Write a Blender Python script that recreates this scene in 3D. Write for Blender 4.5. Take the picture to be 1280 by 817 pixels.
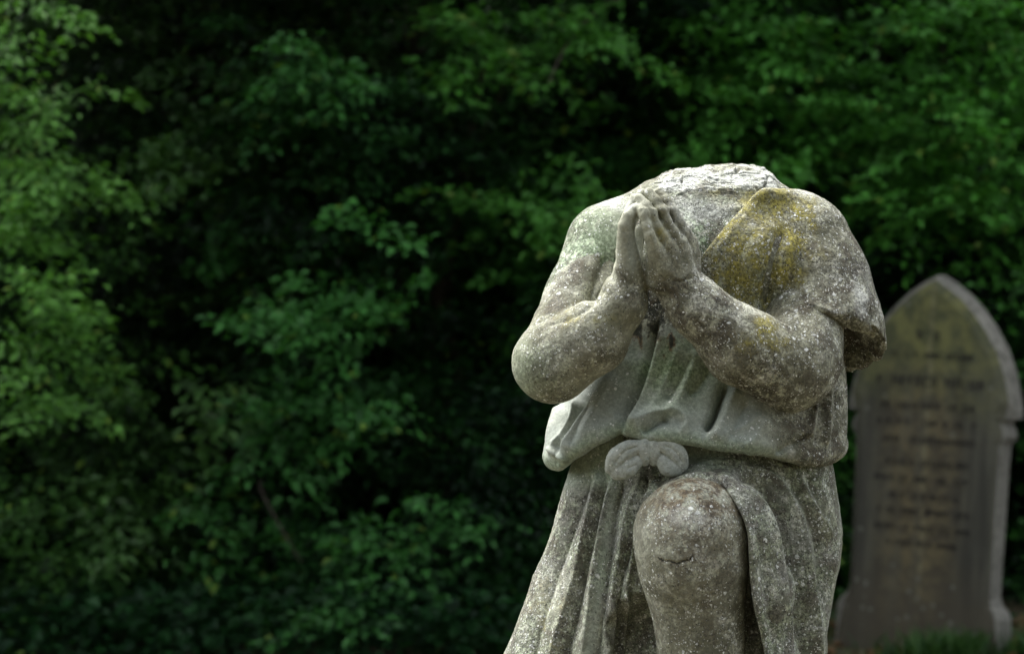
import bpy, math, random
import numpy as np

# ------------------------------------------------------------------ camera, world, sun, exposure
S = bpy.context.scene
COL = S.collection
for o in list(bpy.data.objects):
    bpy.data.objects.remove(o, do_unlink=True)
R = math.radians
FPX = 3022.0            # focal length in photo pixels (photo is 1280 x 817)
PXM = 840.0             # photo pixels per metre at the statue
DIST = FPX / PXM        # 3.6 m
CAMZ = 1.2

cam_d = bpy.data.cameras.new('camera')
cam_d.sensor_width = 36.0
cam_d.lens = 36.0 * FPX / 1280.0
cam_d.clip_start = 0.05
cam_d.clip_end = 500.0
cam_d.dof.use_dof = True
cam_d.dof.focus_distance = DIST - 0.14
cam_d.dof.aperture_fstop = 5.2
cam_d.dof.aperture_blades = 0
cam = bpy.data.objects.new('camera', cam_d)
COL.objects.link(cam)
cam.location = (0, 0, CAMZ)
cam.rotation_euler = (R(90), 0, 0)
S.camera = cam

SUN_EL, SUN_AZ = R(63), R(-42)     # azimuth measured from +Y (away from camera) towards +X
w = bpy.data.worlds.new('World')
S.world = w
w.use_nodes = True
nt = w.node_tree
nt.nodes.clear()
sky = nt.nodes.new('ShaderNodeTexSky')
sky.sky_type = 'NISHITA'
sky.sun_disc = False
sky.sun_elevation = SUN_EL
sky.sun_rotation = SUN_AZ
sky.air_density = 1.0
sky.dust_density = 4.0
hs = nt.nodes.new('ShaderNodeHueSaturation')
hs.inputs['Saturation'].default_value = 0.32
bg = nt.nodes.new('ShaderNodeBackground')
bg.inputs['Strength'].default_value = 0.15
wo = nt.nodes.new('ShaderNodeOutputWorld')
nt.links.new(sky.outputs[0], hs.inputs['Color'])
nt.links.new(hs.outputs[0], bg.inputs[0])
nt.links.new(bg.outputs[0], wo.inputs[0])

sd = bpy.data.lights.new('sun', 'SUN')
sd.energy = 1.25
sd.angle = R(32)
sd.color = (1.0, 1.0, 0.97)
sun = bpy.data.objects.new('sun', sd)
COL.objects.link(sun)
# direction the light comes FROM
from mathutils import Vector
sv = Vector((math.cos(SUN_EL) * math.sin(SUN_AZ), math.cos(SUN_EL) * math.cos(SUN_AZ), math.sin(SUN_EL)))
sun.rotation_euler = sv.to_track_quat('Z', 'Y').to_euler()
sun.location = (0, 0, 12)

S.view_settings.view_transform = 'Standard'
S.view_settings.look = 'None'
S.view_settings.gamma = 1.0
S.view_settings.exposure = 1.86
S.render.engine = 'CYCLES'
S.cycles.use_denoising = True
S.cycles.max_bounces = 6
S.cycles.diffuse_bounces = 3
S.cycles.transparent_max_bounces = 6

# ------------------------------------------------------------------ small helpers
def tag(o, label=None, cat=None, group=None, kind=None):
    if label: o['label'] = label
    if cat: o['category'] = cat
    if group: o['group'] = group
    if kind: o['kind'] = kind
    return o

def empty(name, loc, label, cat, group=None, kind=None):
    o = bpy.data.objects.new(name, None)
    COL.objects.link(o)
    o.location = loc
    o.empty_display_size = 0.1
    return tag(o, label, cat, group, kind)

def mesh_obj(name, V, F, mat, parent=None, smooth=True, attrs=None):
    """V (n,3) world metres, F (m,4) or (m,3) int array or list; parent is an Empty with only a location"""
    me = bpy.data.meshes.new(name)
    V = np.asarray(V, dtype=np.float32)
    if parent is not None:
        off = np.array(parent.location, dtype=np.float32)
        p = parent.parent
        while p is not None:
            off = off + np.array(p.location, dtype=np.float32)
            p = p.parent
        V = V - off
    if isinstance(F, np.ndarray):
        k = F.shape[1]
        me.vertices.add(len(V))
        me.vertices.foreach_set('co', V.ravel())
        me.loops.add(F.size)
        me.loops.foreach_set('vertex_index', F.ravel().astype(np.int32))
        me.polygons.add(len(F))
        me.polygons.foreach_set('loop_start', (np.arange(len(F)) * k).astype(np.int32))
        me.polygons.foreach_set('loop_total', np.full(len(F), k, dtype=np.int32))
        me.update(calc_edges=True)
    else:
        me.from_pydata([tuple(map(float, v)) for v in V], [], F)
        me.update()
    if attrs:
        for an, arr in attrs.items():
            a = me.attributes.new(an, 'FLOAT_COLOR', 'POINT')
            arr = np.asarray(arr, dtype=np.float32)
            if arr.shape[1] == 3:
                arr = np.hstack([arr, np.ones((len(arr), 1), np.float32)])
            a.data.foreach_set('color', arr.ravel())
    me.polygons.foreach_set('use_smooth', np.full(len(me.polygons), smooth))
    me.validate()
    o = bpy.data.objects.new(name, me)
    COL.objects.link(o)
    if mat: me.materials.append(mat)
    if parent is not None: o.parent = parent
    return o

def _hash(i, j, k, seed):
    h = (i.astype(np.int64) * 374761393 + j.astype(np.int64) * 668265263 + k.astype(np.int64) * 2147483647 + seed * 974634777) & 0xFFFFFFFF
    h = ((h ^ (h >> 13)) * 1274126177) & 0xFFFFFFFF
    h = ((h ^ (h >> 16)) * 2246822519) & 0xFFFFFFFF
    return ((h ^ (h >> 15)) & 0xFFFFFF) / float(0xFFFFFF)

def vnoise(P, scale, seed=0):
    """value noise, -1..1"""
    Q = P / scale
    I = np.floor(Q).astype(np.int64)
    f = Q - I
    f = f * f * f * (f * (f * 6 - 15) + 10)
    out = 0
    for a in (0, 1):
        wa = f[:, 0] if a else 1 - f[:, 0]
        for b in (0, 1):
            wb = f[:, 1] if b else 1 - f[:, 1]
            for c in (0, 1):
                wc = f[:, 2] if c else 1 - f[:, 2]
                out = out + wa * wb * wc * _hash(I[:, 0] + a, I[:, 1] + b, I[:, 2] + c, seed)
    return out * 2 - 1

def fbm(P, scale, seed=0, octv=4, gain=0.5):
    out = 0; a = 1; t = 0
    for o in range(octv):
        out = out + a * vnoise(P + 37.1 * o, scale / (2 ** o), seed + o * 17)
        t += a; a *= gain
    return out / t

def sstep(x, a, b):
    t = np.clip((x - a) / (b - a), 0, 1)
    return t * t * (3 - 2 * t)

# ------------------------------------------------------------------ node material helpers
class NM:
    def __init__(self, name):
        self.m = bpy.data.materials.new(name)
        self.m.use_nodes = True
        self.t = self.m.node_tree
        self.b = self.t.nodes['Principled BSDF']
        self.out = self.t.nodes['Material Output']
    def n(self, typ, **kw):
        nd = self.t.nodes.new(typ)
        for k, v in kw.items():
            setattr(nd, k, v)
        return nd
    def l(self, a, b): self.t.links.new(a, b)
    def setin(self, nd, key, val):
        if val is None: return
        if hasattr(val, 'is_linked'): self.l(val, nd.inputs[key])
        else:
            s = nd.inputs[key]
            s.default_value = val
    def coord(self):
        return self.n('ShaderNodeTexCoord').outputs['Object']
    def noise(self, vec, scale, detail=4, rough=0.55, dist=0.0, lac=2.0):
        nd = self.n('ShaderNodeTexNoise')
        self.l(vec, nd.inputs['Vector'])
        nd.inputs['Scale'].default_value = scale
        nd.inputs['Detail'].default_value = detail
        nd.inputs['Roughness'].default_value = rough
        nd.inputs['Distortion'].default_value = dist
        return nd.outputs['Fac']
    def voro(self, vec, scale, feature='F1', out='Distance', rnd=1.0):
        nd = self.n('ShaderNodeTexVoronoi', feature=feature)
        self.l(vec, nd.inputs['Vector'])
        nd.inputs['Scale'].default_value = scale
        nd.inputs['Randomness'].default_value = rnd
        return nd.outputs[out]
    def ramp(self, fac, a, b, lo=0.0, hi=1.0):
        nd = self.n('ShaderNodeMapRange', interpolation_type='SMOOTHSTEP')
        self.l(fac, nd.inputs[0])
        nd.inputs[1].default_value = a; nd.inputs[2].default_value = b
        nd.inputs[3].default_value = lo; nd.inputs[4].default_value = hi
        return nd.outputs[0]
    def math(self, op, a, b=None, c=None, clamp=False):
        nd = self.n('ShaderNodeMath', operation=op, use_clamp=clamp)
        self.setin(nd, 0, a)
        if b is not None: self.setin(nd, 1, b)
        if c is not None: self.setin(nd, 2, c)
        return nd.outputs[0]
    def mix(self, fac, a, b, mode='MIX'):
        nd = self.n('ShaderNodeMix', data_type='RGBA', blend_type=mode)
        def s(i, v):
            if hasattr(v, 'is_linked'): self.l(v, nd.inputs[i])
            elif isinstance(v, tuple): nd.inputs[i].default_value = (*v, 1.0) if len(v) == 3 else v
            else: nd.inputs[i].default_value = v
        s(0, fac); s(6, a); s(7, b)
        return nd.outputs[2]
    def attr(self, name):
        nd = self.n('ShaderNodeAttribute', attribute_type='GEOMETRY', attribute_name=name)
        sp = self.n('ShaderNodeSeparateColor')
        self.l(nd.outputs['Color'], sp.inputs[0])
        return sp.outputs[0], sp.outputs[1], sp.outputs[2], nd.outputs['Alpha']
    def bump(self, h, strength=0.5, dist=0.01, normal=None):
        nd = self.n('ShaderNodeBump')
        self.l(h, nd.inputs['Height'])
        nd.inputs['Strength'].default_value = strength
        nd.inputs['Distance'].default_value = dist
        if normal is not None: self.l(normal, nd.inputs['Normal'])
        return nd.outputs[0]
# ------------------------------------------------------------------ carving tools: signed distance volumes turned into meshes
# statue space: x right, y away from the camera, z up, unit = 1/840 m, origin on the camera axis at the statue's distance
def C(u, v, d=0.0):
    k = (FPX - d) / FPX
    return np.array([(u - 640.0) * k, -d, (408.5 - v) * k])

def proj(P):
    k = FPX / (FPX + P[:, 1])
    return 640.0 + P[:, 0] * k, 408.5 - P[:, 2] * k

def to_world(P):
    return np.stack([P[:, 0] / PXM, DIST + P[:, 1] / PXM, CAMZ + P[:, 2] / PXM], 1)

def smin(a, b, k):
    h = np.clip(0.5 + 0.5 * (b - a) / k, 0, 1)
    return b * (1 - h) + a * h - k * h * (1 - h)
def smax(a, b, k): return -smin(-a, -b, k)

def cap(P, a, b, ra, rb, sy=1.0):
    """tapered capsule; sy < 1 flattens in depth"""
    a = np.asarray(a, float); b = np.asarray(b, float)
    ab = b - a
    t = np.clip(((P - a) @ ab) / (ab @ ab), 0, 1)
    D = P - a - t[:, None] * ab
    if sy != 1.0:
        D = D * np.array([1, 1 / sy, 1])
    return np.sqrt((D * D).sum(1)) - (ra + (rb - ra) * t)

def chain(P, pts, k=6.0, sy=1.0):
    """pts: (u,v,d,r)"""
    f = None
    for p, q in zip(pts[:-1], pts[1:]):
        c = cap(P, C(*p[:3]), C(*q[:3]), p[3], q[3], sy)
        f = c if f is None else smin(f, c, k)
    return f

def gate(P, c, Rr, fn, pad=22.0):
    """fn only where it matters; elsewhere the distance to its bounding ball"""
    D = P - np.asarray(c, float)
    b = np.sqrt((D * D).sum(1)) - Rr
    out = b + 6.0
    m = b < pad
    if m.any(): out[m] = fn(P[m])
    return out

def limb(P, pts, k=4.0, n=2):
    """chain with joints rounded by a spline"""
    p = np.array(pts, float)
    s = np.r_[0, np.cumsum(np.sqrt((np.diff(p[:, :3], axis=0) ** 2).sum(1)))]
    r = smooth_tab(np.column_stack([s, p]), (len(pts) - 1) * n + 1)[:, 1:]
    return chain(P, [tuple(q) for q in r], k)

def ell(P, c, r):
    c = np.asarray(c, float); r = np.asarray(r, float)
    q = (P - c) / r
    l = np.sqrt((q * q).sum(1)) + 1e-9
    g = np.sqrt(((q / r) ** 2).sum(1)) + 1e-9
    return l * (l - 1) / g

def loft(P, tab, p=2.3):
    """tab rows: v, centre u, half width, centre d, half depth"""
    t = np.array(tab, float)
    v = 408.5 - P[:, 2]
    cu = np.interp(v, t[:, 0], t[:, 1]); hw = np.interp(v, t[:, 0], t[:, 2])
    cd = np.interp(v, t[:, 0], t[:, 3]); hd = np.interp(v, t[:, 0], t[:, 4])
    x = np.abs(P[:, 0] + 640 - cu) / hw; y = np.abs(-P[:, 1] - cd) / hd
    q = (x ** p + y ** p) ** (1 / p)
    # scale by local gradient for a near-distance
    gx = (x ** (p - 1)) / hw; gy = (y ** (p - 1)) / hd
    g = np.sqrt(gx * gx + gy * gy) / np.maximum(q, 1e-3) ** (p - 1)
    return (q - 1) / np.maximum(g, 1.0 / np.maximum(hw, hd))

def smooth_tab(tab, n=40):
    """Catmull-Rom resample of a table along its first column"""
    t = np.array(tab, float); out = []
    vs = np.linspace(t[0, 0], t[-1, 0], n)
    for c in range(t.shape[1]):
        y = t[:, c]; x = t[:, 0]
        m = np.gradient(y, x)
        i = np.clip(np.searchsorted(x, vs) - 1, 0, len(x) - 2)
        h = x[i + 1] - x[i]; s = (vs - x[i]) / h
        out.append((2*s**3-3*s**2+1)*y[i] + (s**3-2*s**2+s)*h*m[i] + (-2*s**3+3*s**2)*y[i+1] + (s**3-s**2)*h*m[i+1])
    out[0] = vs
    return np.stack(out, 1)

def poly_sd(u, v, pts):
    """distance to polyline, sign (+ = right of travel on the picture), parameter 0..1"""
    best = np.full(len(u), 1e9); sg = np.ones(len(u)); tt = np.zeros(len(u))
    L = [math.dist(a, b) for a, b in zip(pts[:-1], pts[1:])]
    tot = sum(L); acc = 0
    for (a, b), l in zip(zip(pts[:-1], pts[1:]), L):
        ax, ay = a; bx, by = b
        dx, dy = bx - ax, by - ay
        t = np.clip(((u - ax) * dx + (v - ay) * dy) / (l * l), 0, 1)
        ex = u - ax - t * dx; ey = v - ay - t * dy
        d = np.hypot(ex, ey)
        m = d < best
        best = np.where(m, d, best)
        sg = np.where(m, np.sign(-(dx * (v - ay) - dy * (u - ax)) + 1e-9), sg)
        tt = np.where(m, (acc + t * l) / tot, tt)
        acc += l
    return best, sg, tt

def curve2(pts, n=24):
    """smooth 2-D curve through points"""
    p = np.array(pts, float)
    if len(p) < 3: return [tuple(q) for q in p]
    s = np.r_[0, np.cumsum(np.hypot(*np.diff(p, axis=0).T))]
    tab = np.column_stack([s, p])
    r = smooth_tab(tab, n)
    return [tuple(q) for q in r[:, 1:]]

def strokes(u, v, d, L):
    """carving strokes: (points, amplitude, width left, width right[, dmin]) ; left/right looking along the stroke on the picture (left = smaller u when going down is RIGHT side)"""
    h = np.zeros(len(u))
    for s in L:
        pts, amp, wl, wr = s[:4]
        dmin = s[4] if len(s) > 4 else -20
        pts = curve2(pts)
        W = 3 * max(wl, wr)
        xs = [q[0] for q in pts]; ys = [q[1] for q in pts]
        m = (u > min(xs) - W) & (u < max(xs) + W) & (v > min(ys) - W) & (v < max(ys) + W) & (d > dmin - 20)
        if not m.any(): continue
        di, sg, t = poly_sd(u[m], v[m], pts)
        w_ = np.where(sg < 0, wr, wl)       # travelling down the picture: sg<0 is on the viewer's right
        prof = np.exp(-(di / w_) ** 1.3)
        end = np.minimum(sstep(t, 0, 0.18) , 1 - sstep(t, 0.86, 1.0)) * 0.85 + 0.15
        h[m] += amp * prof * end * sstep(d[m], dmin - 20, dmin)
    return h

def surfnets(F, org, h):
    nx, ny, nz = F.shape
    s = F < 0
    c = s[:-1, :-1, :-1].astype(np.int8)
    tot = np.zeros_like(c)
    for a in (0, 1):
        for b in (0, 1):
            for d in (0, 1):
                tot += s[a:nx - 1 + a, b:ny - 1 + b, d:nz - 1 + d]
    act = (tot > 0) & (tot < 8)
    I = np.argwhere(act)
    idx = -np.ones(act.shape, dtype=np.int64)
    idx[act] = np.arange(len(I))
    pos = np.zeros((len(I), 3)); cnt = np.zeros(len(I))
    corners = [(a, b, d) for a in (0, 1) for b in (0, 1) for d in (0, 1)]
    for p in corners:
        for ax in range(3):
            if p[ax] == 0:
                q = list(p); q[ax] = 1
                fp = F[I[:, 0] + p[0], I[:, 1] + p[1], I[:, 2] + p[2]]
                fq = F[I[:, 0] + q[0], I[:, 1] + q[1], I[:, 2] + q[2]]
                m = (fp < 0) != (fq < 0)
                t = np.where(m, fp / np.where(m, fp - fq, 1), 0)
                for k in range(3):
                    pos[:, k] += np.where(m, (t if k == ax else p[k]), 0)
                cnt += m
    V = (I + pos / cnt[:, None]) * h + org
    faces = []
    for ax in range(3):
        o1, o2 = [(1, 2), (2, 0), (0, 1)][ax]
        sl0 = [slice(None)] * 3; sl1 = [slice(None)] * 3
        sl0[ax] = slice(0, -1); sl1[ax] = slice(1, None)
        a = s[tuple(sl0)]; b = s[tuple(sl1)]
        E = np.argwhere(a != b)
        dim = [nx, ny, nz]
        ok = (E[:, o1] > 0) & (E[:, o2] > 0) & (E[:, o1] < dim[o1] - 1) & (E[:, o2] < dim[o2] - 1)
        E = E[ok]
        flip = ~a[tuple(E.T)]
        def cell(d1, d2):
            Q = E.copy(); Q[:, o1] += d1; Q[:, o2] += d2
            return idx[tuple(Q.T)]
        q = np.stack([cell(-1, -1), cell(0, -1), cell(0, 0), cell(-1, 0)], 1)
        q[flip] = q[flip][:, ::-1]
        faces.append(q)
    return V, np.vstack(faces)

def subdiv(V, F):
    n = len(V)
    E = np.stack([F, np.roll(F, -1, 1)], 2).reshape(-1, 2)
    key = np.sort(E, 1)
    k = key[:, 0] * n + key[:, 1]
    uq, inv = np.unique(k, return_inverse=True)
    a = uq // n; b = uq % n
    mid = (V[a] + V[b]) / 2
    ce = V[F].mean(1)
    e = inv.reshape(-1, 4) + n
    c = np.arange(len(F)) + n + len(mid)
    NF = np.vstack([np.stack([F[:, i], e[:, i], c, e[:, i - 1]], 1) for i in range(4)])
    return np.vstack([V, mid, ce]), NF

def carve(f, lo, hi, h=4.0, levels=1, disp=None, iters=4):
    """f(P) -> signed distance; lo, hi corners in statue space"""
    lo = np.array(lo, float); hi = np.array(hi, float)
    ax = [np.arange(lo[i], hi[i] + h, h) for i in range(3)]
    B = 5
    nb = [int(math.ceil(len(a) / B)) for a in ax]
    ctr = [lo[i] + (np.arange(nb[i]) * B + (B - 1) / 2) * h for i in range(3)]
    G = np.stack(np.meshgrid(*ctr, indexing='ij'), -1).reshape(-1, 3)
    fc = f(G).reshape(nb)
    F = np.repeat(np.repeat(np.repeat(np.where(fc < 0, -9.0, 9.0), B, 0), B, 1), B, 2)
    near = np.argwhere(np.abs(fc) < B * h * 1.25)
    loc = np.stack(np.meshgrid(*[np.arange(B)] * 3, indexing='ij'), -1).reshape(-1, 3)
    for i in range(0, len(near), 3000):
        I = (near[i:i + 3000, None, :] * B + loc[None]).reshape(-1, 3)
        F[I[:, 0], I[:, 1], I[:, 2]] = f(lo + I * h)
    # close the box
    F[0] = F[-1] = 9; F[:, 0] = F[:, -1] = 9; F[:, :, 0] = F[:, :, -1] = 9
    V, Q = surfnets(F, lo, h)
    def newton(V, g, n, lim):
        e = 0.8
        for _ in range(n):
            f0 = g(V)
            G = np.stack([(g(V + e * np.eye(3)[k]) - f0) / e for k in range(3)], 1)
            s = f0 / np.maximum((G * G).sum(1), 0.25)
            st = -s[:, None] * G
            ln = np.sqrt((st * st).sum(1)) + 1e-9
            st *= np.minimum(1, lim / ln)[:, None]
            V = V + st
        return V
    for _ in range(levels):
        V, Q = subdiv(V, Q)
        V = newton(V, f, 2, h * 0.5)
    if disp is not None:
        e = 0.8
        f0 = f(V)
        G = np.stack([(f(V + e * np.eye(3)[k]) - f0) / e for k in range(3)], 1)
        N = G / (np.sqrt((G * G).sum(1)) + 1e-9)[:, None]
        # soften the normals a little so displacement does not self-cross at creases
        E = np.vstack([Q[:, [0, 1]], Q[:, [1, 2]], Q[:, [2, 3]], Q[:, [3, 0]]])
        for _ in range(3):
            A = np.zeros_like(N)
            for k in range(3):
                A[:, k] = np.bincount(E[:, 0], N[E[:, 1], k], len(N)) + np.bincount(E[:, 1], N[E[:, 0], k], len(N))
            N = N + A
            N /= (np.sqrt((N * N).sum(1)) + 1e-9)[:, None]
        u, v = proj(V)
        hgt = disp(V, u, v, -V[:, 1], N)
        V = V + N * hgt[:, None]
        # one light relax pass
        A = np.zeros_like(V); n = np.bincount(E[:, 0], minlength=len(V)) + np.bincount(E[:, 1], minlength=len(V))
        for k in range(3):
            A[:, k] = np.bincount(E[:, 0], V[E[:, 1], k], len(V)) + np.bincount(E[:, 1], V[E[:, 0], k], len(V))
        V = V * 0.93 + 0.07 * A / n[:, None]
    return V, Q

# ------------------------------------------------------------------ the statue
def f_chest(P):
    T = smooth_tab([(235, 893, 74, -15, 50), (262, 890, 92, -10, 60), (300, 888, 122, -6, 70), (350, 890, 130, -6, 74),
                    (420, 895, 130, -10, 70), (500, 895, 126, -10, 70)])
    f = loft(P, T)
    v = 408.5 - P[:, 2]
    f = smax(f, 246 - v, 18)
    f = smax(f, v - 500, 10)
    # pectorals
    f = smin(f, ell(P, C(838, 322, 40), (48, 42, 46)), 26)
    f = smin(f, ell(P, C(945, 322, 40), (52, 42, 46)), 26)
    return f

def f_neck(P):
    T = smooth_tab([(190, 893, 70, -18, 52), (225, 892, 75, -18, 52), (262, 890, 92, -14, 56), (300, 888, 110, -10, 58)])
    f = loft(P, T, 2.1)
    v = 408.5 - P[:, 2]; d = -P[:, 1]; u = 640 + P[:, 0]
    # break plane slopes down towards the front, a little higher on the viewer's right
    nz = 1.6 * vnoise(P * np.array([1, 1, 2.2]), 17, 5) + 1.2 * vnoise(P * np.array([0.5, 1, 1.5]), 7, 6)
    top = 221 - 0.085 * (u - 893) + 0.36 * (d + 15) + 1.6 * nz * sstep(d, -60, -10)
    top = top + 14 * sstep(u, 950, 990) + 6 * (1 - sstep(u, 818, 836))
    f = smax(f, top - v, 3.0)
    return smax(f, v - 300, 10)

def f_trapR(P): return cap(P, C(860, 256, -18), C(763, 305, -4), 41, 52)   # viewer's left shoulder
def f_trapL(P): return cap(P, C(930, 254, -18), C(985, 288, -6), 42, 48)

def f_armR(P):
    f = chain(P, [(759, 308, -2, 51), (728, 372, 38, 44), (692, 450, 98, 45)], 14)
    g = chain(P, [(691, 453, 104, 49.5), (742, 421, 126, 41), (778, 380, 138, 28), (787, 352, 140, 21)], 14)
    return smin(f, g, 9)

def f_armL(P):
    f = chain(P, [(1003, 306, -4, 46), (1006, 380, 28, 49), (996, 445, 78, 56)], 14)
    g = chain(P, [(988, 460, 90, 54), (925, 432, 126, 45), (872, 385, 142, 33), (849, 356, 143, 30)], 14)
    return smin(f, g, 9)

def f_handR(P):
    fs = [limb(P, [(793, 263, 168, 6.0), (783, 278, 172, 7.5), (782, 298, 168, 9.5), (786, 325, 158, 13), (787, 352, 146, 17)], 5),
          limb(P, [(794, 251, 152, 6.5), (784, 282, 156, 8), (784, 315, 146, 12), (787, 350, 134, 17)], 5),
          limb(P, [(803, 246, 136, 7), (784, 280, 138, 8), (782, 315, 130, 11), (787, 350, 122, 16)], 5),
          limb(P, [(812, 248, 120, 7.0), (786, 280, 120, 8), (783, 318, 114, 11), (787, 352, 114, 14)], 5),
          limb(P, [(806, 278, 92, 8), (794, 300, 94, 10), (787, 335, 104, 13)], 5)]
    f = fs[0]
    for q in fs[1:]: f = smin(f, q, 2.0)
    return f

def f_handL(P):
    pk = limb(P, [(801, 263, 172, 5.3), (806, 273, 177, 6.3), (811, 290, 179, 7.0), (819, 312, 172, 9.6), (830, 345, 152, 23)], 3)
    rg = limb(P, [(799, 250, 164, 5.6), (810, 264, 170, 6.9), (822, 285, 170, 7.4), (835, 309, 164, 10.0), (840, 345, 146, 24)], 3)
    md = limb(P, [(811, 243, 153, 5.9), (824, 261, 160, 7.2), (836, 283, 160, 7.7), (849, 306, 153, 10.5), (846, 345, 140, 26)], 3)
    ix = limb(P, [(824, 243, 139, 6.0), (838, 263, 147, 7.4), (849, 283, 147, 7.9), (861, 306, 139, 11.2), (850, 348, 132, 26)], 3)
    th = limb(P, [(838, 278, 98, 8), (852, 305, 100, 10), (858, 340, 112, 15)], 5)
    f = pk
    for q in (rg, md, ix, th): f = smin(f, q, 1.6)
    return f

def f_leg(P):
    f = chain(P, [(895, 655, 0, 70), (866, 672, 146, 66)], 14)
    f = smin(f, limb(P, [(864, 669, 152, 69), (866, 700, 153, 65), (871, 740, 148, 56), (876, 800, 142, 51), (884, 1000, 128, 43)], 8, 4), 8)
    f = smin(f, chain(P, [(884, 985, 128, 34), (876, 992, 215, 20)], 8), 14)      # foot on the plinth
    return smax(f, -(P[:, 2]) - 586.5, 3)

def f_bodyall(P):
    f = smin(f_chest(P), f_neck(P), 16)
    f = smin(f, f_trapR(P), 30)
    f = smin(f, f_trapL(P), 18)
    f = smin(f, gate(P, C(715, 385, 60), 160, f_armR), 10)
    f = smin(f, gate(P, C(950, 390, 60), 175, f_armL), 10)
    PH = P + np.array([0, 0, -1.0]) * (2.5 * sstep(408.5 - P[:, 2], 330, 250))[:, None]
    hr = gate(PH, C(800, 298, 130), 85, f_handR); hl = gate(PH, C(828, 298, 140), 88, f_handL)
    f = smin(f, hr, 5)
    f = smin(f, hl, 5)
    hips = chain(P, [(880, 470, 0, 75), (885, 640, 0, 80)], 10)
    f = smin(f, hips, 12)
    f = smin(f, f_leg(P), 5)
    return f

BODY_STROKES = [
    ([(756, 316), (752, 335), (744, 358), (738, 382)], -7, 5, 7, -20),      # armpit crease
    ([(768, 326), (762, 345), (756, 366)], 3, 7, 7, -20),
    ([(846, 262), (822, 262), (795, 262)], 3, 6, 6, -20),                     # collarbone
    ([(905, 262), (935, 258), (962, 250)], 3, 6, 6, -20),
    ([(823, 697), (830, 701), (838, 701), (846, 704), (853, 701), (860, 700), (866, 695)], -2.6, 1.3, 1.3, 90),   # crack across the knee
    ([(668, 405), (700, 402), (735, 385), (764, 352)], -2.5, 3, 3, 0),      # line between upper arm and forearm
    ([(876, 345), (868, 358), (858, 372)], -2.0, 6, 6, 80),
    ([(812, 288), (817, 306)], 2.0, 4, 4, 120),
    ([(828, 330), (842, 345), (860, 352)], 1.5, 8, 8, 120),
    ([(806, 262), (814, 276), (820, 290), (828, 306)], -2, 2.0, 2.0, 120),
    ([(808, 250), (818, 262), (829, 279), (843, 304)], -2, 2.0, 2.0, 110),
    ([(822, 248), (832, 260), (843, 276), (856, 301)], -2, 2.0, 2.0, 100),
    ([(836, 350), (850, 352), (868, 345)], -2.5, 3, 3, 110),
]

def disp_body(V, u, v, d, N):
    h = strokes(u, v, d, BODY_STROKES)
    hand = (np.hypot(u - 822, v - 285) < 75) & (d > 85)
    q = np.where(hand, 0.3, 1.0)
    h += q * (1.3 * fbm(V, 45, 3, 2) + 0.28 * vnoise(V, 9, 4)) + 0.22 * vnoise(V, 3.2, 8)
    # broken, layered neck
    m = (1 - sstep(v, 232, 250)) * sstep(u, 812, 830) * (1 - sstep(u, 965, 985))
    lay = V[:, 2] + 0.25 * V[:, 1] + 5 * vnoise(V, 26, 21)
    saw = np.mod(lay, 5.5) / 5.5
    h += m * (2.4 * (saw - 0.5) * (0.5 + vnoise(V, 18, 25)) + 1.2 * vnoise(V * np.array([0.5, 1, 1.6]), 4.0, 22))
    h -= m * 5.5 * (1 - sstep(np.abs(vnoise(V * np.array([0.45, 1, 1.3]), 15, 26)), 0.0, 0.09)) * (vnoise(V, 22, 27) > -0.1)
    # knuckles of the near hand
    for (a, b) in ((817, 311), (834, 307), (849, 303), (861, 303)):
        h += 0.8 * np.exp(-((u - a) ** 2 + (v - b) ** 2) / 40.0) * (d > 110)
    return h

HEM = curve2([(660, 575), (682, 584), (698, 587), (712, 577), (733, 559), (760, 548), (786, 541), (800, 548), (830, 551), (870, 557),
              (900, 563), (950, 568), (985, 577), (1015, 583), (1035, 581), (1052, 572), (1075, 555)], 60)
HEMU = np.array([p[0] for p in HEM]); HEMV = np.array([p[1] for p in HEM])
TUN = smooth_tab([(255, 900, 95, -10, 66), (300, 890, 126, -6, 78), (350, 893, 138, -6, 82), (400, 898, 146, -6, 82), (450, 897, 158, -2, 87),
                  (500, 882, 176, 4, 99), (540, 870, 186, 8, 112), (575, 866, 186, 8, 114), (600, 866, 176, 8, 110)], 60)

def f_sleeve(P):
    u, v = proj(P); d = -P[:, 1]
    o = chain(P, [(1000, 306, -6, 64), (1016, 352, 6, 69), (1026, 410, 22, 76), (1036, 520, 34, 86)], 12, 1.0)
    i = chain(P, [(1027, 420, 22, 40), (1032, 455, 26, 66), (1038, 540, 34, 77)], 12, 1.0)
    f = smax(o, -i, 3)
    chip = 3.5 * vnoise(P, 14, 31) + 2.0 * vnoise(P, 5, 32)
    hem = (v - (340.7 + 0.0963 * u - 0.504 * d)) * 0.88 + chip * sstep(u, 1030, 1075)
    return smax(f, hem, 2.5)

NECKLINE = curve2([(985, 205), (967, 224), (945, 243), (922, 268), (900, 292), (880, 316), (850, 340), (822, 350), (800, 357), (770, 374), (730, 402), (660, 430)], 40)
def f_tunic(P):
    u, v = proj(P); d = -P[:, 1]
    vh = np.interp(u, HEMU, HEMV)
    f = loft(P, TUN, 2.3)
    f = smin(f, f_trapL(P) - 6, 24)
    f = smin(f, ell(P, C(945, 322, 42), (54, 48, 48)), 26)
    f = smax(f, 236 - v, 10)
    # cloth keeps clear of the neck and of the bare shoulder
    di, sg, t = poly_sd(u, v, NECKLINE)
    side = np.where(sg < 0, di, -di)
    # going down-left along the neckline, the cloth lies on the lower right
    f = smax(f, side * SIDE_SIGN, 2.5)
    f = smin(f, f_sleeve(P), 6)
    f = smax(f, v - vh, 7)
    return f
SIDE_SIGN = 1.0

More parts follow.
